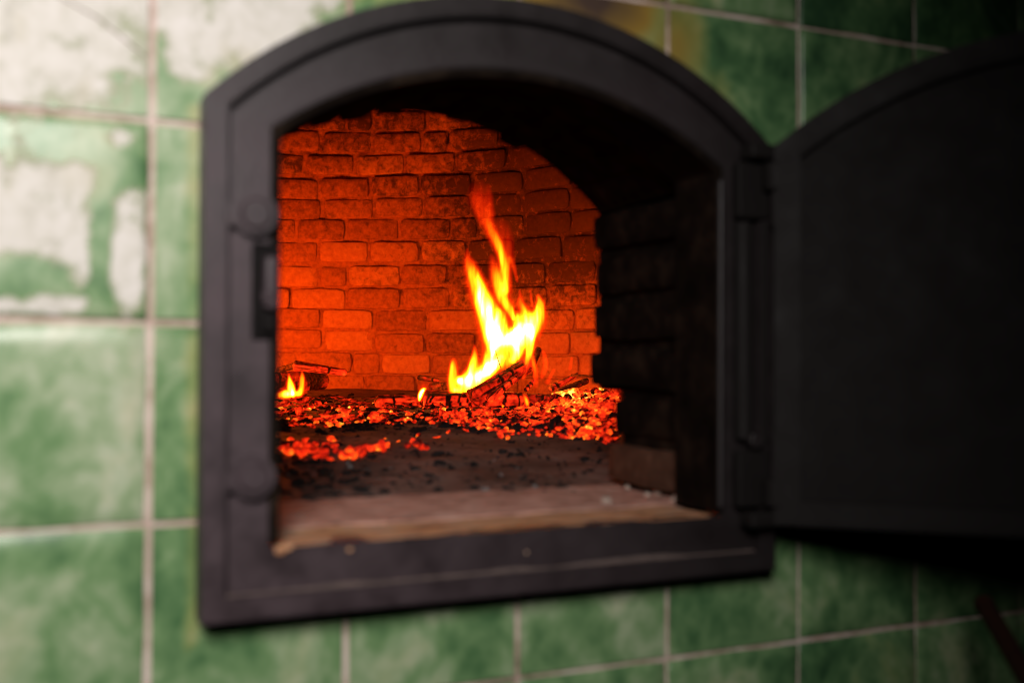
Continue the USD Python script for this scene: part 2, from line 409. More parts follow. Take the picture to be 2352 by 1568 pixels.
frame_out = arch(0.034, 0.546, -0.2205, 0.167, 0.2722)
for k in range(-4, 8):
    for j in range(-4, 4):
        cx, cz = (k+.5)*T, (j+.5)*T
        sq = sbox(cx-T/2+GAP/2, cz-T/2+GAP/2, cx+T/2-GAP/2, cz+T/2-GAP/2)
        tone = R_.uniform(-.44, -.27) + (.15 if k < 1 else .05) - (.05 if k > 2 else 0)  # right columns: deeper green, darkened further to stand in for light falloff
        if k >= 4:
            tone -= .06
        crack_line = LineString([(-.175, .262), (-.088, .2445), (-.060, .232), (-.038, .2215), (.012, .185)]).buffer(.0006) if (k, j) == (-1, 1) else None
        if sq.intersects(hole) or crack_line is not None:
            rest = sq.difference(hole) if crack_line is None else sq.difference(crack_line)
            if rest.area < 1e-4:
                continue
            vis = rest.difference(frame_out)
            # cut tiles: dense planar triangulation, so that the wear can follow them
            pieces = []
            for g in getattr(rest, 'geoms', [rest]):
                if g.area < 1e-4:
                    continue
                tm = trimesh.creation.extrude_polygon(g, .0042, engine='earcut')
                tm = tm.subdivide_to_size(.012)
                v = tm.vertices
                pieces.append(trimesh.Trimesh(np.stack([v[:, 0], .0042-v[:, 2], v[:, 1]], 1), tm.faces, process=False))
            if not pieces:
                continue
            tm = trimesh.util.concatenate(pieces)
            tm.merge_vertices()
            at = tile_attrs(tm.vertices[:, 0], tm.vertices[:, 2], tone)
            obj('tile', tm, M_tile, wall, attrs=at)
        else:
            fine = (-1 <= k <= 4 and 0 <= j <= 2) or (k == 1 and j == -2)
            V, F = tile_mesh(cx, cz, 22 if fine else 9, k*31+j*7+500)
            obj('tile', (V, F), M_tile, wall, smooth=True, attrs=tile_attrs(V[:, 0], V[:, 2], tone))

# ------------------------------------------------------------------ the iron frame
frame = thing('cast_iron_oven_mouth', (0.29, 0, -0.22), label='black cast iron arched oven mouth with its sooty door swung open to the right', cat='oven mouth')
off = np.array([-0.29, 0, 0.22])


def fo(name, m, mt, parent=frame, smooth=35, **kw):
    m = m.copy(); m.apply_translation(off)
    return obj(name, m, mt, parent, smooth=smooth, **kw)


inner = arch(0.0915, 0.4865, -0.168, 0.145, 0.208)
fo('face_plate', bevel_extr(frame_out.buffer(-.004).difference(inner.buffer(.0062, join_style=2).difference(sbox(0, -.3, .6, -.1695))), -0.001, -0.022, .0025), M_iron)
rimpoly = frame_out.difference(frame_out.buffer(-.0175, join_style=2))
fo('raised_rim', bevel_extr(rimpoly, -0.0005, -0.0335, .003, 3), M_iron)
# lugs: round ears growing inwards from the left rim
for zc in (-.115, .081):
    ear = unary_union([Point(.0715, zc).buffer(.0165, 24), sbox(.045, zc-.010, .0715, zc+.006)]).intersection(frame_out.buffer(-.012))
    fo('lug', bevel_extr(ear, -.021, -.0325, .003, 3), M_iron)
    fo('lug_boss', tr(cyl(.0120, .005, 28, 'y', .0022), .0715, -.0325, zc), M_iron)
# latch keeper: a dark slot with a worn catch in it
slot = sbox(.0705, -.012, .0905, .060)
fo('latch_slot', bevel_extr(slot.difference(slot.buffer(-.0028)), -.0215, -.0255, .001), M_iron_dark)
fo('slot_floor', extr(slot.buffer(-.0028), -.0228, -.0221), M_iron_dark)
kp = fo('latch_catch', tr(rbox(.011, .016, .040, .003), .0835, -.026, .030), M_iron)
fo('latch_rivet', tr(cyl(.0045, .005, 20, 'y', .0018), .0800, -.0335, .019), M_iron)
fo('latch_foot', tr(rbox(.012, .010, .016, .003), .0828, -.0255, .000), M_iron_dark)
# liner that runs back through the wall
lin = inner.buffer(.007, join_style=2).difference(inner)
fo('liner', extr(lin.difference(sbox(0, -.3, .6, -.1655)), -.0226, .045), M_sootbrick)
# right-hand stile: a narrow bead along the opening
fo('stile_bead', tr(rbox(.006, .006, .300, .0028), .4905, -.0245, -.012), M_iron)
# bottom ledge with dust
led = trimesh.creation.box([.398, .074, .008]); led = led.subdivide_to_size(.012)
led.apply_translation([.289, .018, -.1735])
v = led.vertices
topv = v[:, 2] > -.1705
v[topv, 2] += (fbm(v[topv]*40)-.5)*.004
fo('dusty_ledge', led, M_dust, label='rust and dust covered ledge at the foot of the mouth')
# dust line lying on the lower rim step
ds = [(x, -.2035+.0) for x in np.linspace(.052, .528, 70)]
pts, fs = [], []
for i, (x, z) in enumerate(ds):
    wd = .0014+.0030*noise(np.array([x*60, 3.0, 0])); h = .0012+.0026*noise(np.array([x*28, 9.0, 0]))**2
    pts += [(x, -.0222, z-.0005), (x, -.0222-wd*1.6, z-.0005), (x, -.0222-wd*.8, z+h), (x, -.0222, z+h*1.3)]
for i in range(len(ds)-1):
    a = 4*i
    for q in range(3):
        fs.append((a+q, a+q+1, a+4+q+1, a+4+q))
fo('dust_line', (trimesh.Trimesh(np.array(pts), np.vstack([np.array(fs)[:, [0, 1, 2]], np.array(fs)[:, [0, 2, 3]]]), process=False)), M_dustline, smooth=True)
# hinges on the right stile
for zc, top in ((-.135, False), (.128, True)):
    h = fo('hinge', tr(rbox(.036, .012, .052, .003), .520, -.031, zc), M_iron_dark)
    kn = tr(cyl(.0135, .026, 28, 'z', .002), .5385, -.044, zc+(-.012 if not top else .012)); kn.apply_translation(off)
    obj('knuckle', kn, M_iron_mid, h, smooth=35)
    pn = tr(cyl(.006, .075, 20, 'z', .002), .5385, -.044, zc+.004); pn.apply_translation(off)
    obj('pin', pn, M_iron, h, smooth=35)
    br = tr(rbox(.040, .020, .014, .003), .527, -.040, zc-.036 if not top else zc+.034); br.apply_translation(off)
    obj('bracket', br, M_iron_mid, h, smooth=35)
fo('hinge_bolt', tr(cyl(.0075, .008, 6, 'y', .001), .517, -.040, -.100), M_iron)
fo('side_bar', tr(cyl(.0085, .200, 24, 'z', .002), .513, -.0275, .000), M_iron_mid)
fo('side_bar', tr(rbox(.007, .010, .205, .002), .5335, -.0300, -.002), M_iron_dark)
# lime crumbs stuck on the frame
for (x, z, r) in ((.0935, -.172, .0038), (.100, -.1700, .0025), (.147, -.175, .0018), (.298, -.188, .0012)):
    c = trimesh.creation.icosphere(2, r); c.vertices *= [1.2, .6, 1]; c.vertices += (fbm(c.vertices*400)[:, None]-.5)*r*.5
    fo('lime_crumb', tr(c, x, -.0225, z), M_dust, smooth=True)

# ------------------------------------------------------------------ the door, swung open to the right
ang = math.radians(-40.6)
rot = trimesh.transformations.rotation_matrix(ang, [0, 0, 1])
dout = arch(0.004, 0.500, 0.0, 0.343, 0.432)


def dobj(name, m, mt, parent=None, smooth=35, **kw):
    m = m.copy(); m.apply_transform(rot); m.apply_translation(np.array([.5330, -.041, -.176])+off)
    return obj(name, m, mt, parent or door, smooth=smooth, **kw)


door = dobj('door', bevel_extr(dout.buffer(-.004), .010, -.001, .001), M_iron_dark, frame, label='black sooty arched iron door, swung open')
dobj('door_rim', bevel_extr(dout.difference(dout.buffer(-.0235, join_style=2)), .011, -.0115, .004, 3), M_iron_mid)
dobj('latch_plate', tr(rbox(.060, .008, .050, .003), .245, -.005, .214), M_iron_dark)
lb = rbox(.115, .010, .020, .004); lb.apply_transform(trimesh.transformations.rotation_matrix(math.radians(40), [0, 1, 0]))
dobj('latch_bar', tr(lb, .262, -.020, .190), M_iron_mid)
dobj('latch_boss', tr(cyl(.016, .022, 24, 'y', .003), .235, -.014, .214), M_iron_mid)
for zc in (.045, .300):
    dobj('hinge_strap', tr(rbox(.05, .010, .030, .003), .020, .0155, zc), M_iron_dark)

# dark pole leaning at the lower right
a, b = P(2262, 1388, .96), P(2420, 1660, .78)
pole = trimesh.creation.cylinder(.0085, segment=[[0, 0, 0], (b-a)*1.6], sections=20)
ph = thing('wooden_pole', a, label='dark wooden tool handle leaning below the open door', cat='tool handle')
obj('shaft', pole, M_wood_dark, ph, smooth=40)
cp = trimesh.creation.icosphere(2, .0095)
obj('rounded_end', cp, M_wood_dark, ph, smooth=True)

# ------------------------------------------------------------------ brick lining of the mouth: jambs and vault
lining = thing('mouth_lining', (.29, .15, -.168), label='soot blackened brick jambs and vault behind the iron frame', cat='brickwork')
loff = np.array([-.29, -.15, .168])


def brick_mesh(L, D, Hh, seed, nx=7, nz=4, amp=.0035):
    """a worn brick: front face (towards -y) on a fine grid, rounded and chipped; x length, y depth, z height; front at y=0."""
    u = np.concatenate([[-1], np.linspace(-.93, .93, nx-2), [1]]); w = np.concatenate([[-1], np.linspace(-.84, .84, nz-2), [1]])
    A, B = np.meshgrid(u, w, indexing='ij')
    x, z = A*L/2, B*Hh/2
    edge = np.maximum(np.clip((np.abs(A)-.9)/.1, 0, 1), np.clip((np.abs(B)-.8)/.2, 0, 1))
    p = np.stack([x*16+seed*3.1, z*22+seed*1.7, x*0+seed], -1)
    f = fbm(p, 3)
    y = edge*.007 + (f-.5)*amp*2
    x = x-np.sign(A)*(np.abs(A) > .99)*noise(p*3+9)*.005; z = z-np.sign(B)*(np.abs(B) > .99)*noise(p*3+4)*.0035
    z = z+(noise(np.stack([x*12+seed, x*0, x*0+seed*2.], -1))-.5)*.004
    cb = np.clip((np.abs(B)-.45)/.55, 0, 1)**2*np.clip((np.abs(A)-.5)/.5, 0, 1)**4
    ca_ = np.clip((np.abs(A)-.70)/.30, 0, 1)**2*np.clip((np.abs(B)-.6)/.4, 0, 1)
    cn = .4+1.2*noise(np.stack([np.sign(A)*3+seed, np.sign(B)*5, A*0+seed*.3], -1))
    x = x-np.sign(A)*cb*.0055*cn; z = z-np.sign(B)*ca_*.0042*cn
    V = np.stack([x, y, z], -1).reshape(-1, 3)
    n, m = A.shape
    idx = np.arange(n*m).reshape(n, m)
    q = np.stack([idx[:-1, :-1], idx[1:, :-1], idx[1:, 1:], idx[:-1, 1:]], -1).reshape(-1, 4)
    F = np.vstack([q[:, [0, 1, 2]], q[:, [0, 2, 3]]])
    ring = np.concatenate([idx[:, 0], idx[-1, 1:], idx[-2::-1, -1], idx[0, -2:0:-1]])
    side = V[ring].copy(); side[:, 1] = D
    k, o = len(ring), len(V)
    V = np.vstack([V, side]); i = np.arange(k); j = (i+1) % k
    F = np.vstack([F, np.stack([ring[i], o+i, ring[j]], 1), np.stack([ring[j], o+i, o+j], 1)])
    return trimesh.Trimesh(V, F, process=False)


def lay(parent, offset, m, origin, tangent, upv, mt, soot=0.0, tone=0.0, name='brick', label=None):
    """puts a brick mesh with its front centre at origin; tangent = its length direction, upv = its height direction."""
    t = np.array(tangent, float); t /= np.linalg.norm(t)
    n = np.cross(upv, t)                 # outwards (depth) direction = z x t for a wall seen from inside
    v = m.vertices
    W = np.array(origin)+v[:, :1]*t + v[:, 1:2]*n + v[:, 2:]*np.array(upv)
    mm = trimesh.Trimesh(W+offset, m.faces, process=False)
    at = {'soot': np.full(len(W), soot) if np.ndim(soot) == 0 else soot, 'tone': np.full(len(W), tone)}
    if callable(soot):
        at['soot'] = soot(W)
    vv, ff, nn = meshkit.arrays(mm, 40)
    if len(vv) != len(W):
        return obj(name, mm, mt, parent, smooth=True, attrs=at, label=label)
    return obj(name, mm, mt, parent, smooth=40, attrs=at, label=label)


CH = .0515
for side in (1, -1):
    for i in range(6):
        z = -.1665+CH*(i+.5)
        xf = .500 if side > 0 else .078
        y1 = .212 if i == 0 else (.202 if i < 2 else .2475+R_.uniform(-.006, .006))
        dx = R_.uniform(-.003, .004)
        L = y1-.043
        m = brick_mesh(L, .075, CH-.007, 40+i+10*side, 9, 5, .003)
        mt = M_jamb_low if i == 0 else M_sootbrick  # foot bricks get a lighter colour in place of the daylight on them
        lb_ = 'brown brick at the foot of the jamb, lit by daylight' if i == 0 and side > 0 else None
        if side > 0:
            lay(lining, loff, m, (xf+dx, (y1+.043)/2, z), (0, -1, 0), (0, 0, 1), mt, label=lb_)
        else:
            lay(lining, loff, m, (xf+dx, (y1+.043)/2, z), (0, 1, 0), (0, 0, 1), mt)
# bed mortar behind the jamb bricks and between them
for xm in (.5725, .0055):
    obj('jamb_backing', tr(trimesh.creation.box([.125, .19, .222]), np.array([xm, .147, .049])+loff), M_sootbrick, lining)
    obj('jamb_backing', tr(trimesh.creation.box([.125, .135, .108]), np.array([xm, .1195, -.117])+loff), M_sootbrick, lining)
# vault
c, h = (.505-.073)/2, .232-.142
RV = (c*c+h*h)/(2*h); cxv, czv = .289, .232-RV
a0 = math.asin(c/RV)
nv = 13
for i in range(nv):
    a = -a0+(i+.5)*2*a0/nv
    wv = 2*a0/nv*RV-.005
    nrm = np.array([math.sin(a), 0, math.cos(a)])
    y1 = .250+R_.uniform(-.010, .012)
    m = brick_mesh(y1-.046, .07, wv, 90+i, 8, 4, .003)
    t = np.array([0, 1, 0.])
    upv = np.cross(nrm, t)*1.0
    # depth direction must be nrm: n = upv x t
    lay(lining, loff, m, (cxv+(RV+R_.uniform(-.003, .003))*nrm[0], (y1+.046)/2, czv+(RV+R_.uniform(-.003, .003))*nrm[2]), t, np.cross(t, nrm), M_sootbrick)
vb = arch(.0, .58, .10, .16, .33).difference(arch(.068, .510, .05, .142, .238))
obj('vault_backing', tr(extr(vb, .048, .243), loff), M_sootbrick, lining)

# pale lime crumbs at the jamb foot
for i in range(22):
    q = PF(R_.uniform(1470, 1590), R_.uniform(1118, 1146), .003) if i < 16 else PF(R_.uniform(1390, 1640), R_.uniform(1105, 1150), .002)
    r = R_.uniform(.0035, .0075)
    cm = trimesh.creation.icosphere(2, r); cm.vertices *= [1, R_.uniform(.7, 1.3), .75]
    cm.vertices += (fbm(cm.vertices*300+i)[:, None]-.5)*r
    if i < 10:
        obj('lime_pebble', tr(cm, q[0], q[1], q[2]-.001), M_pebble, smooth=True, label='small pale lime lump lying at the foot of the right jamb', cat='pebble', group='lime lumps at the jamb foot')
    else:
        obj('lime_pebble', tr(cm, q[0], q[1], q[2]-.001), M_pebble, smooth=True, label='small pale lime lump lying at the foot of the right jamb', cat='pebble', group='lime lumps at the jamb foot')

# ------------------------------------------------------------------ floor of the oven
gx = np.linspace(-1.0, 1.62, 180); gy = np.concatenate([np.linspace(.19, 1.0, 90), np.linspace(1.02, 2.5, 80)])
GX, GY = np.meshgrid(gx, gy, indexing='ij')
pz = np.stack([GX*14, GY*14, GX*0], -1)
GZ = floor_z(GY) + (fbm(pz, 4)-.55)*.010*np.clip((GY-.19)/.3, 0.1, 1) - .001
idx = np.arange(GX.size).reshape(GX.shape)
q = np.stack([idx[:-1, :-1], idx[1:, :-1], idx[1:, 1:], idx[:-1, 1:]], -1).reshape(-1, 4)
obj('oven_floor', (np.stack([GX, GY, GZ], -1).reshape(-1, 3), q), M_floor, smooth=True, label='dark brown hearth floor strewn with ash inside the oven', cat='floor', kind='structure')
th = trimesh.creation.box([.46, .155, .030]).subdivide_to_size(.010)
th.apply_translation([.292, .132, -.1825])
v = th.vertices; tv = v[:, 2] > -.168
v[tv, 2] += (fbm(v[tv]*30)-.5)*.003
obj('threshold_slab', th, M_thresh, smooth=40, label='pinkish terracotta slab forming the threshold of the oven', cat='slab', kind='structure')
obj('hearth_base', tr(trimesh.creation.box([2.9, 2.6, .06]), .3, 1.34, -.235), M_mortar, label='masonry bed under the hearth floor', cat='floor', kind='structure')

# ------------------------------------------------------------------ the round brick chamber
chamber = thing('oven_chamber', (.29, 1.2, -.168), label='curved wall of old glowing red bricks at the back of the oven', cat='brick wall')
coff = np.array([-.29, -1.2, .168])
vis = [P(600, 819, 3.16), P(750, 819, 3.19), P(900, 819, 3.18), P(1050, 819, 3.145), P(1200, 819, 3.07), P(1350, 819, 2.94)]
ctrl = [(-.95, .24), (-1.0, .8), (-.90, 1.35), (-.55, 1.90), (-.10, 2.24), (.32, 2.38)] + [(p_[0], p_[1]) for p_ in vis] + [(1.47, 1.55), (1.56, 1.1), (1.55, .6), (1.48, .24)]
from scipy.interpolate import CubicSpline
cc = np.array(ctrl); dl = np.concatenate([[0], np.cumsum(np.linalg.norm(np.diff(cc, axis=0), axis=1))])
sp = CubicSpline(dl, cc)
ss = np.linspace(0, dl[-1], 1600); cv = sp(ss)
al = np.concatenate([[0], np.cumsum(np.linalg.norm(np.diff(cv, axis=0), axis=1))])
at_s = lambda s: np.array([np.interp(s, al, cv[:, 0]), np.interp(s, al, cv[:, 1])])


def tan_s(s):
    d = at_s(s+.01)-at_s(s-.01); return d/np.linalg.norm(d)


def s_of(px):
    pr = [(abs(WW/2+FPX*np.dot(np.array([*c_, 0])-EYE, RT)/np.dot(np.array([*c_, 0])-EYE, FW)-px), a_) for c_, a_ in zip(cv, al) if c_[1] > .6]
    return min(pr)[1]


def soot_at(W):
    """soot on the upper right of the wall; darker towards the crown."""
    d = W-EYE
    s_ = np.interp(W[:, 0], cv[:, 0][800:1500], al[800:1500]) if False else W[:, 0]
    z = W[:, 2]
    g = np.clip((W[:, 0]-.86)/.30, 0, 1)*np.clip((z-.02)/.22, 0, 1)*.52
    g = np.maximum(g, np.clip((z-.26)/.45, 0, 1)*.26)
    return g


ROW, Z_B, NROW = .0685, -.150, 14
sL, sR = s_of(250), s_of(1500)
# shell of mortar just behind the brick faces
sh = np.linspace(0, al[-1], 620)
pts = np.array([at_s(s) for s in sh]); tn = np.array([tan_s(min(max(s, .02), al[-1]-.02)) for s in sh])
outn = np.stack([-tn[:, 1], tn[:, 0]], 1)
# the spline runs left -> back -> right (clockwise from above), so outwards is the left-hand normal
base = pts+outn*.0062
zz = np.linspace(-.2, .80, 110)
V = np.array([[b_[0], b_[1], z] for z in zz for b_ in base]); n = len(base)
V[:, :2] += np.tile(outn, (len(zz), 1))*((fbm(V*26, 4)-.42)*.022)[:, None]
q = np.array([[r*n+i, r*n+i+1, (r+1)*n+i+1, (r+1)*n+i] for r in range(len(zz)-1) for i in range(n-1)])
obj('mortar', (V+coff, q), M_brick, chamber, smooth=True, attrs={'soot': soot_at(V)*.85+.02, 'tone': np.full(len(V), .09)})
# dome over it
cen = np.array([.29, 1.15])
rings = []
for k_, (f, z) in enumerate(((1.0, .79), (.93, .90), (.78, 1.0), (.55, 1.08), (.28, 1.12), (.01, 1.13))):
    full = np.vstack([base, [[1.48, .20], [-.95, .20]]])
    rings.append(np.column_stack([cen+(full-cen)*f, np.full(len(full), z)]))
V = np.vstack(rings); n = len(rings[0])
q = np.array([[r*n+i, r*n+(i+1) % n, (r+1)*n+(i+1) % n, (r+1)*n+i] for r in range(len(rings)-1) for i in range(n)])
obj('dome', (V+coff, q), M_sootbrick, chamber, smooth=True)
# the mass of wall in front, pierced by the mouth
fm = sbox(-1.0, -.25, 1.55, .85).difference(arch(.05, .548, -.40, .16, .29))
obj('front_wall', tr(extr(fm, .2535, .262), coff), M_mortar, chamber)


for i in range(NROW):
    s = sL-.08*(i % 2)-R_.uniform(0, .03)
    zc = Z_B+ROW*(i+.5)
    while s < sR:
        L = R_.uniform(.150, .172)
        if R_.random() < .08:
            L *= .55
        sc = s+L/2
        t2 = tan_s(sc); t = np.array([t2[0], t2[1], 0])
        o2 = at_s(sc)
        m = brick_mesh(L-R_.uniform(.002, .006), .055, ROW-R_.uniform(.002, .007), R_.randrange(1, 4000), 11, 6, .0050)
        org = np.array([o2[0], o2[1], zc+(noise(np.array([sc*2.6, i*.45, 0]))-.5)*.016])
        nrm_out = np.array([-t2[1], t2[0], 0])
        org = org+nrm_out*R_.uniform(-.004, .004)-nrm_out*.004
        tl = R_.uniform(-.022, .022)
        upv = np.array([0, 0, 1.]) + t*tl; upv /= np.linalg.norm(upv)
        lay(chamber, coff, m, org, t, upv, M_brick, soot=(lambda W, b=R_.uniform(-.01, .08) + (.12 if R_.random() < .07 else 0): soot_at(W)+b), tone=R_.uniform(.02, .27))
        s += L

# ------------------------------------------------------------------ the fire
def coal_mesh(r, seed, flat=.7, long=1.0):
    """an angular, broken lump of charcoal."""
    rg = np.random.default_rng(seed)
    q = rg.normal(size=(15, 3)); q /= np.linalg.norm(q, axis=1, keepdims=True)
    q *= rg.uniform(.72, 1.12, (15, 1))
    h = trimesh.convex.convex_hull(q).subdivide().subdivide()
    v = h.vertices
    nn = np.linalg.norm(v, axis=1, keepdims=True)
    v = v*(1-.22*np.clip(nn-.86, 0, 1)/np.maximum(nn, .1))          # worn corners
    v = v*(1+(fbm(v*2.2+seed*7.7, 3)[:, None]-.5)*.42)
    v = v*[long*rg.uniform(.85, 1.45), rg.uniform(.65, 1.0), flat*rg.uniform(.7, 1.1)]
    v = v@trimesh.transformations.random_rotation_matrix(rg.random(3)*[.12, 1, .12])[:3, :3] if False else v
    a = rg.uniform(0, 6.28); ca, sa = math.cos(a), math.sin(a)
    t_ = rg.uniform(-.45, .45); ct, st = math.cos(t_), math.sin(t_)
    v = v@np.array([[ct, 0, st], [0, 1, 0], [-st, 0, ct]])@np.array([[ca, -sa, 0], [sa, ca, 0], [0, 0, 1]])
    return trimesh.Trimesh(v*r, h.faces, process=False)


coal_n = 0


def coal(q, r, glow, label, group, flat=.7, long=1.0, parent=None):
    global coal_n
    coal_n += 1
    m = coal_mesh(r, coal_n*13+5, flat, long)
    z0 = m.vertices[:, 2].min()
    x = UsdGeom.Xform.Define(stage, '/World/'+numbered('/World', 'glowing_coal')) if False else None
    v = m.vertices
    up = (v[:, 2]-z0)/max(np.ptp(v[:, 2]), 1e-6)
    m.apply_translation([q[0], q[1], q[2]-z0-.002])
    return obj('glowing_coal', m, M_coal, smooth=True, attrs={'glow': glow-(.04+.22*((coal_n*7) % 5)/4)*up+.08*(1-up)}, label=label, cat='coal', group=group)


# nearest cluster at left
gA = 'glowing coals in the loose cluster nearest the oven mouth'
lA = 'orange glowing coal in the loose cluster nearest the oven mouth'
for (x, y, r, g, lg) in [(665, 1035, 13, .68, 1), (690, 1042, 11, .74, 1), (712, 1032, 13, .66, 1), (724, 1018, 8, .62, 1), (684, 1020, 11, .56, 1.2), (700, 1012, 9, .52, 1), (655, 1022, 7, .5, 1), (648, 1028, 7, .5, 1),
                      (742, 1040, 12, .56, 1.2), (752, 1024, 10, .5, 1), (764, 1022, 9, .55, 1), (775, 1035, 9, .5, 1), (790, 1046, 11, .66, 1), (800, 1042, 12, .76, 1.2), (812, 1048, 9, .62, 1), (824, 1036, 9, .62, 1), (833, 1040, 9, .5, 1), (757, 1050, 8, .55, 1), (730, 1046, 8, .5, 1), (668, 1009, 6, .66, 1),
                      (845, 1026, 11, .6, 1.7), (868, 1027, 9, .78, 1.5), (880, 1030, 9, .72, 1), (876, 1018, 8, .62, 1), (889, 1022, 7, .6, 1), (936, 1022, 8, .52, 1), (958, 1018, 9, .58, 1), (966, 1024, 9, .60, 1.3), (980, 1026, 7, .55, 1), (948, 1012, 6, .5, 1)]:
    q = PF(x, y+r*.6)
    Z = np.dot(q-EYE, FW)
    cl = 'leftmost clump' if x < 738 else ('middle clump' if x < 842 else ('clump with the yellow hot coal' if x < 900 else 'small clump farthest right'))
    coal(q, r*Z/FPX*1.42, g-.12, 'orange glowing coal in the '+cl+' nearest the oven mouth', 'coals of the '+cl+' nearest the oven mouth', .9, lg)
for (x, y, r, g, lg) in [(760, 1004, 13, .62, 2.2), (735, 1008, 8, .5, 2.4), (885, 1003, 5, .85, 1.3), (960, 997, 6, .56, 2), (915, 1010, 4, .6, 1.2), (1005, 1000, 5, .55, 2), (1030, 990, 5, .55, 2), (990, 1008, 4, .55, 1.2)]:
    q = PF(x, y+r*.5); Z = np.dot(q-EYE, FW)
    lab = {760: 'long flat orange coal lying just behind the middle clump', 735: 'slender dim coal at the left end of the long flat coal', 885: 'tiny yellow hot coal alone on the bare floor'}.get(x)
    coal(q, r*Z/FPX, g, lab or 'small flat coal lying alone on the bare floor before the main log', None if lab else 'single coals on the bare floor', .5, lg)
# middle band on the left
gB = 'glowing coals in the band below the left log'
lB = 'red glowing coal in the band below the left log'
rb = random.Random(21)
for i in range(90):
    x = rb.uniform(640, 1010); t = rb.random()
    y = 918+t*62
    r = rb.choice([4, 5, 6, 7, 9, 12, 15])*rb.uniform(.7, 1.1)
    q = PF(x, y+r*.4); Z = np.dot(q-EYE, FW)
    coal(q, r*Z/FPX, rb.choice([.60, .5, .44, .38, .28, .18]), lB, gB, rb.uniform(.5, .9), rb.choice([1, 1, 1.3, 1.9]))
# big heap on the right
gC = 'red coals heaped in front of the main log'
lC = 'red glowing coal in the heap in front of the main log'


def heap_h(x):
    return np.interp(x, [960, 1180, 1240, 1290, 1380, 1430, 1500], [0, .004, .010, .036, .058, .056, .0])


hx = []
rc = random.Random(33)
for i in range(152):
    x = 1425-435*rc.random()**1.35; t = rc.random()**.8
    front = np.interp(x, [990, 1150, 1300, 1420], [965, 985, 992, 1008])
    y0_ = np.interp(x, [1200, 1290], [950, 936]); y = y0_+(front-y0_)*t
    q = PF(x, y)
    lift = float(heap_h(x))*max(0, math.sin(math.pi*min(1, (1-t)*.75)))*rc.uniform(.5, 1)
    Z = np.dot(q-EYE, FW)
    r = rc.choice([5, 6, 7, 9, 11, 14, 17 if x > 1180 else 10])*rc.uniform(.8, 1.2)
    hot = rc.choice([.60, .52, .46, .38, .28, .66, .12]) + (.22 if 1290 < x < 1380 and y < 965 else 0)
    q = q+np.array([0, 0, lift])
    zone = 'under the left half of the main log' if x < 1120 else ('between the main log and the bare floor' if x < 1270 else 'beside the right jamb')
    coal(q, r*Z/FPX, hot, 'red glowing coal in the heap '+zone, 'red coals heaped '+zone, rc.uniform(.6, .95), rc.choice([1, 1, 1.3, 1.6]))
for (x, y, r, g) in [(1150, 998, 10, .62), (1166, 1000, 9, .72), (1158, 988, 9, .58), (1140, 985, 8, .6), (1176, 992, 8, .58), (1390, 1000, 12, .56), (1404, 1002, 12, .62), (1378, 992, 10, .7), (1360, 995, 9, .66), (1392, 986, 10, .7), (1345, 990, 8, .6), (1310, 992, 8, .58), (1240, 988, 8, .55), (1070, 985, 7, .58), (1095, 978, 8, .6), (1040, 975, 7, .62), (1390, 1014, 6, .55), (1300, 1003, 5, .5)]:
    q = PF(x, y+r*.6); Z = np.dot(q-EYE, FW)
    coal(q, r*Z/FPX*1.1, g-.08, 'bright coal rolled out in front of the red heap', 'bright coals at the foot of the heap', .7, 1.1)

# the bed itself: fine embers and ash that nobody could count
bx, by = np.meshgrid(np.linspace(600, 1450, 240), np.linspace(900, 1014, 56), indexing='ij')
BV, BG = [], []
for x, y in zip(bx.ravel(), by.ravel()):
    q = PF(x, y)
    front = np.interp(x, [600, 900, 1000, 1150, 1300, 1420, 1450], [975, 968, 962, 975, 990, 1008, 1008])
    e = np.clip((front-y)/30, 0, 1)*np.clip((y-898)/14, 0, 1)
    hump = heap_h(x)*math.sin(math.pi*np.clip((front-y)/max(front-910, 1), 0, 1))*.8+.004*e
    nz = float(fbm(np.array([q[0]*42, q[1]*42, .3]), 4))
    BV.append([q[0], q[1], q[2]-.006+hump*e+(nz-.5)*.034*e])
    hotc = np.clip(1-abs(x-1345)/70, 0, 1)*np.clip(1-abs(y-955)/25, 0, 1)
    BG.append((.22+.36*np.clip((x-1040)/200, 0, 1)+.18*np.clip((780-x)/100, 0, 1)+.34*hotc)*e - .5*(1-e))
n0, n1 = bx.shape
idx = np.arange(n0*n1).reshape(n0, n1)
q = np.stack([idx[:-1, :-1], idx[:-1, 1:], idx[1:, 1:], idx[1:, :-1]], -1).reshape(-1, 4)
obj('ember_bed', (np.array(BV), q), M_bed, smooth=True, attrs={'glow': np.array(BG)}, label='bed of fine glowing embers and ash under the logs', cat='embers', kind='stuff')


def crumbs(n, boxpx, rr, mt, name, label, cat, seed):
    r0 = random.Random(seed); ms = []
    for i in range(n):
        x, y = r0.uniform(boxpx[0], boxpx[2]), r0.uniform(boxpx[1], boxpx[3])
        q = PF(x, y)
        if q[0] > .49 and q[1] < .26 or q[0] < .09 and q[1] < .26:
            continue
        r = r0.uniform(*rr)*r0.choice([.35, .5, .5, .7, .7, 1, 1.5])
        m = trimesh.creation.icosphere(1, r); m.vertices *= [r0.uniform(.8, 1.7), r0.uniform(.7, 1.4), .55]
        m.vertices += (noise(m.vertices*500+i)[:, None]-.5)*r*.8
        ms.append(tr(m, q))
    obj(name, trimesh.util.concatenate(ms), mt, smooth=False, label=label, cat=cat, kind='stuff')


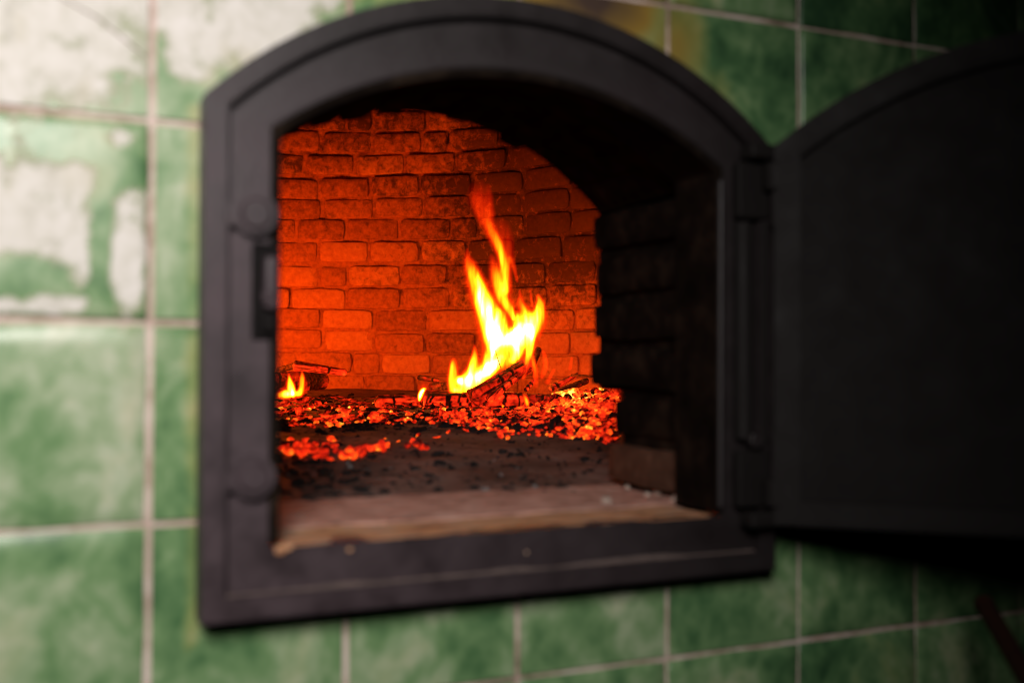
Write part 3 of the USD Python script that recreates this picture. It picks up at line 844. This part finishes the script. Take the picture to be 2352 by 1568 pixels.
crumbs(420, (600, 985, 1420, 1130), (.0010, .0048), M_char, 'charcoal_crumbs', 'black charcoal crumbs scattered over the hearth floor', 'charcoal', 3)
crumbs(130, (600, 1040, 860, 1150), (.0012, .0050), M_char, 'charcoal_crumbs', 'thicker black charcoal litter at the left of the threshold', 'charcoal', 4)
crumbs(40, (640, 1040, 1400, 1150), (.001, .0028), M_ash, 'ash_flakes', 'grey ash flakes scattered over the hearth floor', 'ash', 5)
crumbs(620, (620, 905, 1400, 990), (.003, .0095), M_char, 'charcoal_crumbs', 'black burnt lumps among the glowing coals', 'charcoal', 6)


r6 = random.Random(61); ms, gl = [], []
for i in range(760):
    x = 1408-768*r6.random()**1.5
    front = np.interp(x, [640, 900, 1000, 1150, 1300, 1420], [978, 970, 968, 990, 1000, 1012])
    y = 925+(front+6-925)*r6.random()**.8
    q = PF(x, y); r = r6.choice([.0022, .003, .004, .0055])*r6.uniform(.7, 1.2)
    m = trimesh.creation.icosphere(1, r); m.vertices *= [r6.uniform(.8, 1.6), r6.uniform(.7, 1.3), .75]
    m.vertices += (noise(m.vertices*500+i)[:, None]-.5)*r*.7
    lift = float(heap_h(x))*max(0, math.sin(math.pi*min(1, max(0, (front-y)/max(front-925, 1)*.8))))*.9 if x > 1200 else 0
    ms.append(tr(m, q[0], q[1], q[2]+r*.4+lift)); gl += [r6.choice([.7, .6, .52, .42, .3, .15, .05])]*len(m.vertices)
obj('ember_crumbs', trimesh.util.concatenate(ms), M_coal, smooth=True, attrs={'glow': np.array(gl)}, label='fine glowing ember crumbs strewn among the coals', cat='embers', kind='stuff')


def log_mesh(A, B, r0, r1, seed, nl=110, na=30, ncrack=11, rough=.18, groove=.16, grain=None):
    """a burnt log from A to B: bark relief, cross cracks; returns vertices, faces and the plate/crack factor."""
    A, B = np.array(A), np.array(B)
    ax = B-A; Ln = np.linalg.norm(ax); ax /= Ln
    s1 = np.cross(ax, [0, 0, 1]); s1 /= np.linalg.norm(s1); s2 = np.cross(s1, ax)
    rr = random.Random(seed)
    cr = np.sort(np.array([rr.uniform(.04, .96) for _ in range(ncrack)]))
    t = np.linspace(0, 1, nl); a = np.linspace(0, 2*math.pi, na, endpoint=False)
    TT, AA = np.meshgrid(t, a, indexing='ij')
    p = np.stack([np.cos(AA)*2.2, np.sin(AA)*2.2, TT*Ln*14+seed], -1)
    if grain:
        p = np.stack([np.cos(AA)*4.5, np.sin(AA)*4.5, TT*Ln*grain+seed], -1)
    f = fbm(p, 4)
    p2 = np.stack([np.cos(AA)*5, np.sin(AA)*5, TT*Ln*5+seed], -1)
    g = fbm(p2, 3)
    wav = (noise(np.stack([AA*1.5, TT*9, TT*0+seed], -1))-.5)*.05
    ck = np.min(np.abs(TT[..., None]+wav[..., None]-cr[None, None]), -1)*Ln
    crack = np.clip(1-ck/.0045, 0, 1)
    lng = np.clip(1-np.abs(g-.5)/.05, 0, 1)*.6
    crack = np.maximum(crack, lng)
    rad = (r0+(r1-r0)*TT)*(1+(f-.5)*rough*2)*(1-groove*crack)
    end = np.minimum(TT, 1-TT)*Ln
    rad = rad*np.clip(end/.006, 0.0, 1)**.35
    bend = (fbm(np.stack([t*2.0+seed, t*0, t*0], -1), 2)-.5)*.25*r0
    C = A+ax*Ln*t[:, None]+s1*bend[:, None]
    V = C[:, None]+rad[..., None]*(np.cos(AA)[..., None]*s1+np.sin(AA)[..., None]*s2)
    idx = np.arange(nl*na).reshape(nl, na); j = np.roll(idx, -1, 1)
    q = np.stack([idx[:-1], j[:-1], j[1:], idx[1:]], -1).reshape(-1, 4)
    upn = np.sin(AA)
    return V.reshape(-1, 3), q, crack.ravel(), upn.ravel(), f.ravel(), TT.ravel()


def log(name, A, B, r0, r1, seed, label, cat, glow, top=-.5, **kw):
    V, q, ck, upn, f, t = log_mesh(A, B, r0, r1, seed, **kw)
    g = glow-ck*.6+np.clip(upn-.45, 0, 1)*top+(f-.5)*.3
    return obj(name, (V, q), M_log, smooth=True, attrs={'glow': g}, label=label, cat=cat)


Zm = 2.42
log('burning_log', P(972, 922, 2.44), P(1205, 921, 2.42), .0215, .0225, 3, 'cross cracked log glowing orange lying flat under the flames', 'log', .53, ncrack=13)
log('burning_log', P(1170, 918, 2.45), P(1288, 922, 2.40), .0195, .012, 8, 'dark charred tapering log end right of the leaning log', 'log', .34, ncrack=4)
log('burning_log', P(1082, 916, 2.40), P(1216, 836, 2.50), .0225, .0165, 12, 'split log leaning up to the right into the flames', 'log', .34, ncrack=2, rough=.42, groove=.22, top=-.1, grain=5)
log('burning_log', P(1120, 920, 2.385), P(1185, 868, 2.43), .0110, .008, 17, 'thin red strip of wood on the side of the leaning log', 'log', .5, ncrack=2)
log('burning_log', P(440, 884, 2.52), P(748, 872, 2.80), .0300, .026, 23, 'thick dark log burning at the left edge of the mouth', 'log', .22, ncrack=8, top=-.2)
log('charred_stick', P(634, 851, 2.62), P(690, 836, 2.60), .0085, .0075, 31, 'black charred stick on top of the left log', 'stick', .05, ncrack=3)
log('glowing_stick', P(672, 838, 2.60), P(797, 856, 2.62), .0125, .0085, 37, 'flat red hot stick jutting right from the left log', 'stick', .48, ncrack=1, rough=.4, grain=5)
log('bark_piece', P(862, 925, 2.40), P(962, 922, 2.44), .0190, .015, 41, 'red ribbed bark piece left of the main log', 'bark', .50, ncrack=1, groove=.25, rough=.4, grain=4)
log('small_stick', P(958, 866, 2.72), P(1010, 874, 2.72), .0075, .0065, 43, 'pale broken stick behind the left end of the main log', 'stick', .3, ncrack=2)
log('small_stick', P(985, 890, 2.66), P(1060, 882, 2.70), .0120, .009, 47, 'brown stick end lying behind the main log', 'stick', .28, ncrack=3)
log('charred_branch', P(1215, 850, 2.66), P(1238, 800, 2.74), .0120, .009, 53, 'dark branch end standing behind the leaning log', 'branch', .15, ncrack=3)
log('charred_branch', P(1262, 893, 2.58), P(1330, 858, 2.60), .0110, .0050, 59, 'charred branch with a red tip right of the fire', 'branch', .40, ncrack=4)
log('charred_branch', P(1278, 902, 2.56), P(1352, 872, 2.58), .0100, .0080, 61, 'dark burnt branch under the red tipped branch', 'branch', .12, ncrack=3)
log('charred_branch', P(1310, 862, 2.56), P(1365, 864, 2.52), .0040, .003, 67, 'thin black twig reaching to the right jamb', 'twig', .02, ncrack=2)
log('charred_branch', P(1205, 898, 2.40), P(1228, 872, 2.42), .0060, .005, 71, 'small curled red ember twig on top of the main log', 'twig', .56, ncrack=3)
log('charred_branch', P(1150, 845, 2.38), P(1136, 800, 2.40), .0012, .0008, 73, 'hair thin twig sticking up from the leaning log', 'twig', .1, ncrack=1)
log('glowing_slab', P(1272, 948, 2.20), P(1384, 944, 2.12), .0170, .016, 83, 'yellow hot slab of wood glowing at the right of the heap', 'log', .78, ncrack=4, groove=.12, rough=.25, top=.0)
log('glowing_slab', P(1372, 955, 2.05), P(1412, 958, 2.02), .0210, .019, 89, 'deep red block of ember beside the right jamb', 'log', .44, ncrack=1, top=.0)

# ------------------------------------------------------------------ flames
z1 = lambda x, y: ((1000+x/2.6125)/1.08844, (420+y/2.6125)/1.08844)
z2 = lambda x, y: ((690+x/4.9)/1.08844, (860+y/4.9)/1.08844)


def flame_mesh(strokes, Z, conv, scale, step=1.7, depth=.55, nscale=1.0, seed=0, lean=0.0):
    """one tongue of flame: a soft closed body, thick where hot, from strokes [(x, y, half width, heat) ...]."""
    pts = []
    for st in strokes:
        a = np.array([(*conv(x, y), w*1.24/scale, h*.93) for x, y, w, h in st], float)
        n = len(a); tt = np.arange(n)
        from scipy.interpolate import PchipInterpolator
        uu = np.linspace(0, n-1, max(30, n*26))
        pts.append(PchipInterpolator(tt, a)(uu))
    allp = np.vstack(pts)
    x0, y0 = (allp[:, 0]-allp[:, 2]*1.9).min(), (allp[:, 1]-allp[:, 2]*1.9).min()
    x1, y1 = (allp[:, 0]+allp[:, 2]*1.9).max(), (allp[:, 1]+allp[:, 2]*1.9).max()
    X, Y = np.meshgrid(np.arange(x0, x1+step, step), np.arange(y0, y1+step, step), indexing='ij')
    # licks of turbulence
    wx = (fbm(np.stack([X/26, Y/70, X*0+seed], -1), 3)-.5)*9*nscale
    Hh = np.zeros_like(X); Tk = np.zeros_like(X)
    for p_ in pts:
        best = np.zeros_like(X); bt = np.zeros_like(X)
        for x, y, w, h in p_:
            d2 = ((X+wx-x)**2+(Y-y)**2)/(w*w)
            v = h*np.exp(-(d2**1.25)*.95)
            m_ = v > best
            best = np.where(m_, v, best); bt = np.where(m_, w*np.clip(1-d2/3.2, 0, 1)**.5, bt)
        Hh = (Hh**2.2+best**2.2)**(1/2.2); Tk = np.maximum(Tk, bt)
    st_ = fbm(np.stack([(X+wx)/9, Y/60, X*0+seed+3], -1), 3)
    Hh = Hh*(.60+.78*st_)
    mask = Hh > .035
    k = Z/FPX
    pos = EYE + Z*(FW[None, None]+RT[None, None]*((X-WW/2)/FPX)[..., None]+UP[None, None]*((HH/2-Y)/FPX)[..., None])
    fwh = np.array([math.sin(YAW), math.cos(YAW), 0])
    rel = np.clip((Hh-.035)/.3, 0, 1)
    tk = (Tk*k*depth*rel**.5)
    sway = (fbm(np.stack([X/60, Y/60, X*0+seed+9], -1), 2)-.5)*.03
    front = pos+fwh*(sway-tk)[..., None]; back = pos+fwh*(sway+tk)[..., None]
    n0, n1 = X.shape
    idx = np.arange(n0*n1).reshape(n0, n1)
    cell = mask[:-1, :-1] | mask[1:, :-1] | mask[1:, 1:] | mask[:-1, 1:]
    q = np.stack([idx[:-1, :-1], idx[:-1, 1:], idx[1:, 1:], idx[1:, :-1]], -1)[cell]
    V = np.vstack([front.reshape(-1, 3), back.reshape(-1, 3)]); F = np.vstack([q, q[:, ::-1]+n0*n1])
    heat = np.concatenate([Hh.ravel(), Hh.ravel()*.75])
    used = np.unique(F); re = np.zeros(len(V), int); re[used] = np.arange(len(used))
    return V[used], re[F], np.clip(heat[used], 0, 1.1)


def tongue(parent, strokes, Z, conv=z1, scale=2.6125*1.08844, origin=None, **kw):
    V, F, h = flame_mesh(strokes, Z, conv, scale, **kw)
    if origin is not None:
        V = V-origin
    return obj('tongue', (V, F), M_flame, parent, smooth=True, attrs={'burning': h})


fo_ = P(1165, 880, 2.5)
fl = thing('flame', fo_, label='tall forked yellow flame rising from the leaning log', cat='flame')
tongue(fl, [[(610, 1170, 38, 1.0), (600, 1080, 48, 1.15), (588, 1000, 50, 1.2), (555, 900, 50, 1.1), (522, 810, 46, .92), (488, 720, 38, .66), (460, 640, 30, .45), (443, 575, 16, .24), (440, 530, 8, .1)],
            [(600, 1060, 40, 1.0), (680, 1125, 42, 1.15), (760, 1090, 42, 1.1), (795, 1030, 36, .95)],
            [(600, 1090, 34, 1.1), (612, 1180, 27, 1.05), (604, 1270, 24, .95)],
            [(640, 960, 40, .62), (660, 1060, 50, .75)],
            [(770, 1100, 42, 1.05), (772, 1190, 34, .95), (735, 1255, 22, .72)],
            [(690, 1180, 80, .62), (690, 1250, 60, .55)]], 2.50, origin=fo_, seed=1)
tongue(fl, [[(790, 1130, 46, 1.0), (838, 1070, 48, 1.0), (880, 1000, 46, .84), (908, 935, 32, .74), (916, 885, 22, .62), (900, 835, 11, .35)],
            [(838, 1050, 30, .8), (842, 1180, 24, .8), (824, 1270, 16, .55), (808, 1370, 10, .25)],
            [(840, 985, 36, .62), (806, 925, 25, .45), (786, 865, 14, .32), (781, 800, 6, .14)],
            [(862, 900, 9, .30), (846, 800, 6, .12)],
            [(785, 1000, 46, .72), (800, 1060, 46, .9)]], 2.47, origin=fo_, seed=2)
tongue(fl, [[(740, 980, 16, .62), (716, 925, 26, .58), (672, 850, 34, .56), (648, 770, 40, .52), (630, 690, 36, .42), (612, 620, 26, .24), (600, 575, 16, .1)],
            [(690, 800, 26, .55), (697, 720, 22, .62), (690, 650, 25, .60), (668, 570, 26, .55), (636, 490, 28, .44), (596, 405, 30, .34), (560, 330, 38, .28), (530, 250, 46, .22), (510, 190, 52, .13), (510, 130, 54, .06)],
            [(700, 600, 34, .22), (690, 470, 40, .15), (660, 380, 46, .09)],
            [(600, 300, 22, .18), (582, 200, 20, .12), (575, 120, 16, .06)],
            [(768, 740, 8, .16), (748, 660, 12, .20), (718, 590, 18, .22)]], 2.55, origin=fo_, seed=3)
fo2 = P(1065, 880, 2.46)
f2 = thing('flame', fo2, label='low white hot flame along the left of the leaning log', cat='flame')
tongue(f2, [[(395, 1388, 26, .98), (450, 1395, 36, 1.1), (530, 1350, 38, 1.1), (600, 1300, 36, 1.0), (665, 1240, 28, .8)],
            [(450, 1360, 30, .9), (482, 1275, 24, .72), (490, 1210, 14, .48), (487, 1160, 7, .2)],
            [(560, 1310, 40, .8), (640, 1190, 60, .6)],
            [(352, 1445, 26, .62), (345, 1370, 26, .6), (347, 1300, 22, .52), (350, 1250, 10, .25)],
            [(372, 1450, 20, .6), (450, 1440, 26, .7), (540, 1400, 22, .6)]], 2.46, origin=fo2, seed=4)
fo3 = P(968, 905, 2.42)
f3 = thing('flame', fo3, label='small white flame at the left end of the main log', cat='flame')
tongue(f3, [[(126, 1515, 7, .7), (132, 1480, 12, 1.05), (148, 1452, 11, .95), (168, 1440, 6, .5)], [(150, 1500, 26, .16), (150, 1440, 26, .16), (190, 1410, 16, .1)]], 2.41, origin=fo3, seed=5, nscale=.4, step=1.2)
fo4 = P(680, 905, 2.56)
f4 = thing('flame', fo4, label='low yellow flames in front of the left log', cat='flame')
K2 = 4.9*1.08844
tongue(f4, [[(60, 622, 40, .72), (120, 610, 44, .9), (190, 605, 40, 1.05), (175, 520, 34, .85), (162, 440, 22, .62), (158, 370, 9, .25)]], 2.55, z2, K2, origin=fo4, seed=6, nscale=.4, step=1.2)
tongue(f4, [[(240, 605, 30, .6), (300, 600, 36, .85), (322, 520, 30, .7), (318, 420, 24, .6), (308, 340, 12, .3)], [(380, 590, 16, .2), (375, 480, 14, .16), (350, 420, 10, .1)], [(240, 400, 40, .2), (230, 320, 30, .12)]], 2.54, z2, K2, origin=fo4, seed=7, nscale=.4, step=1.2)
tongue(f4, [[(-1190, 640, 130, .9), (-1190, 480, 120, 1.0), (-1180, 260, 90, .75), (-1165, 60, 46, .4), (-1160, -60, 18, .2)]], 2.50, z2, K2, origin=fo4, seed=31)
fo5 = P(1240, 870, 2.5)
f5 = thing('flame', fo5, label='thin pale orange wisps of flame right of the leaning log', cat='flame')
for n_, st_5 in enumerate([[(890, 1420, 14, .18), (888, 1340, 14, .28), (875, 1270, 14, .32), (850, 1200, 12, .3)], [(925, 1360, 14, .2), (948, 1280, 16, .30), (935, 1200, 10, .2)], [(960, 1400, 12, .2), (1000, 1320, 10, .2)], [(1106, 1310, 8, .16), (1118, 1240, 7, .16)]]):
    tongue(f5, [st_5], 2.46, origin=fo5, seed=8+n_)
for n_, st_5 in enumerate([[(832, 1556, 9, .3), (826, 1520, 13, .5), (812, 1484, 11, .3)], [(676, 1560, 8, .6), (660, 1538, 5, .3)]]):
    tongue(f5, [st_5], 2.385, origin=fo5, seed=19+n_, nscale=.3, step=1.2)
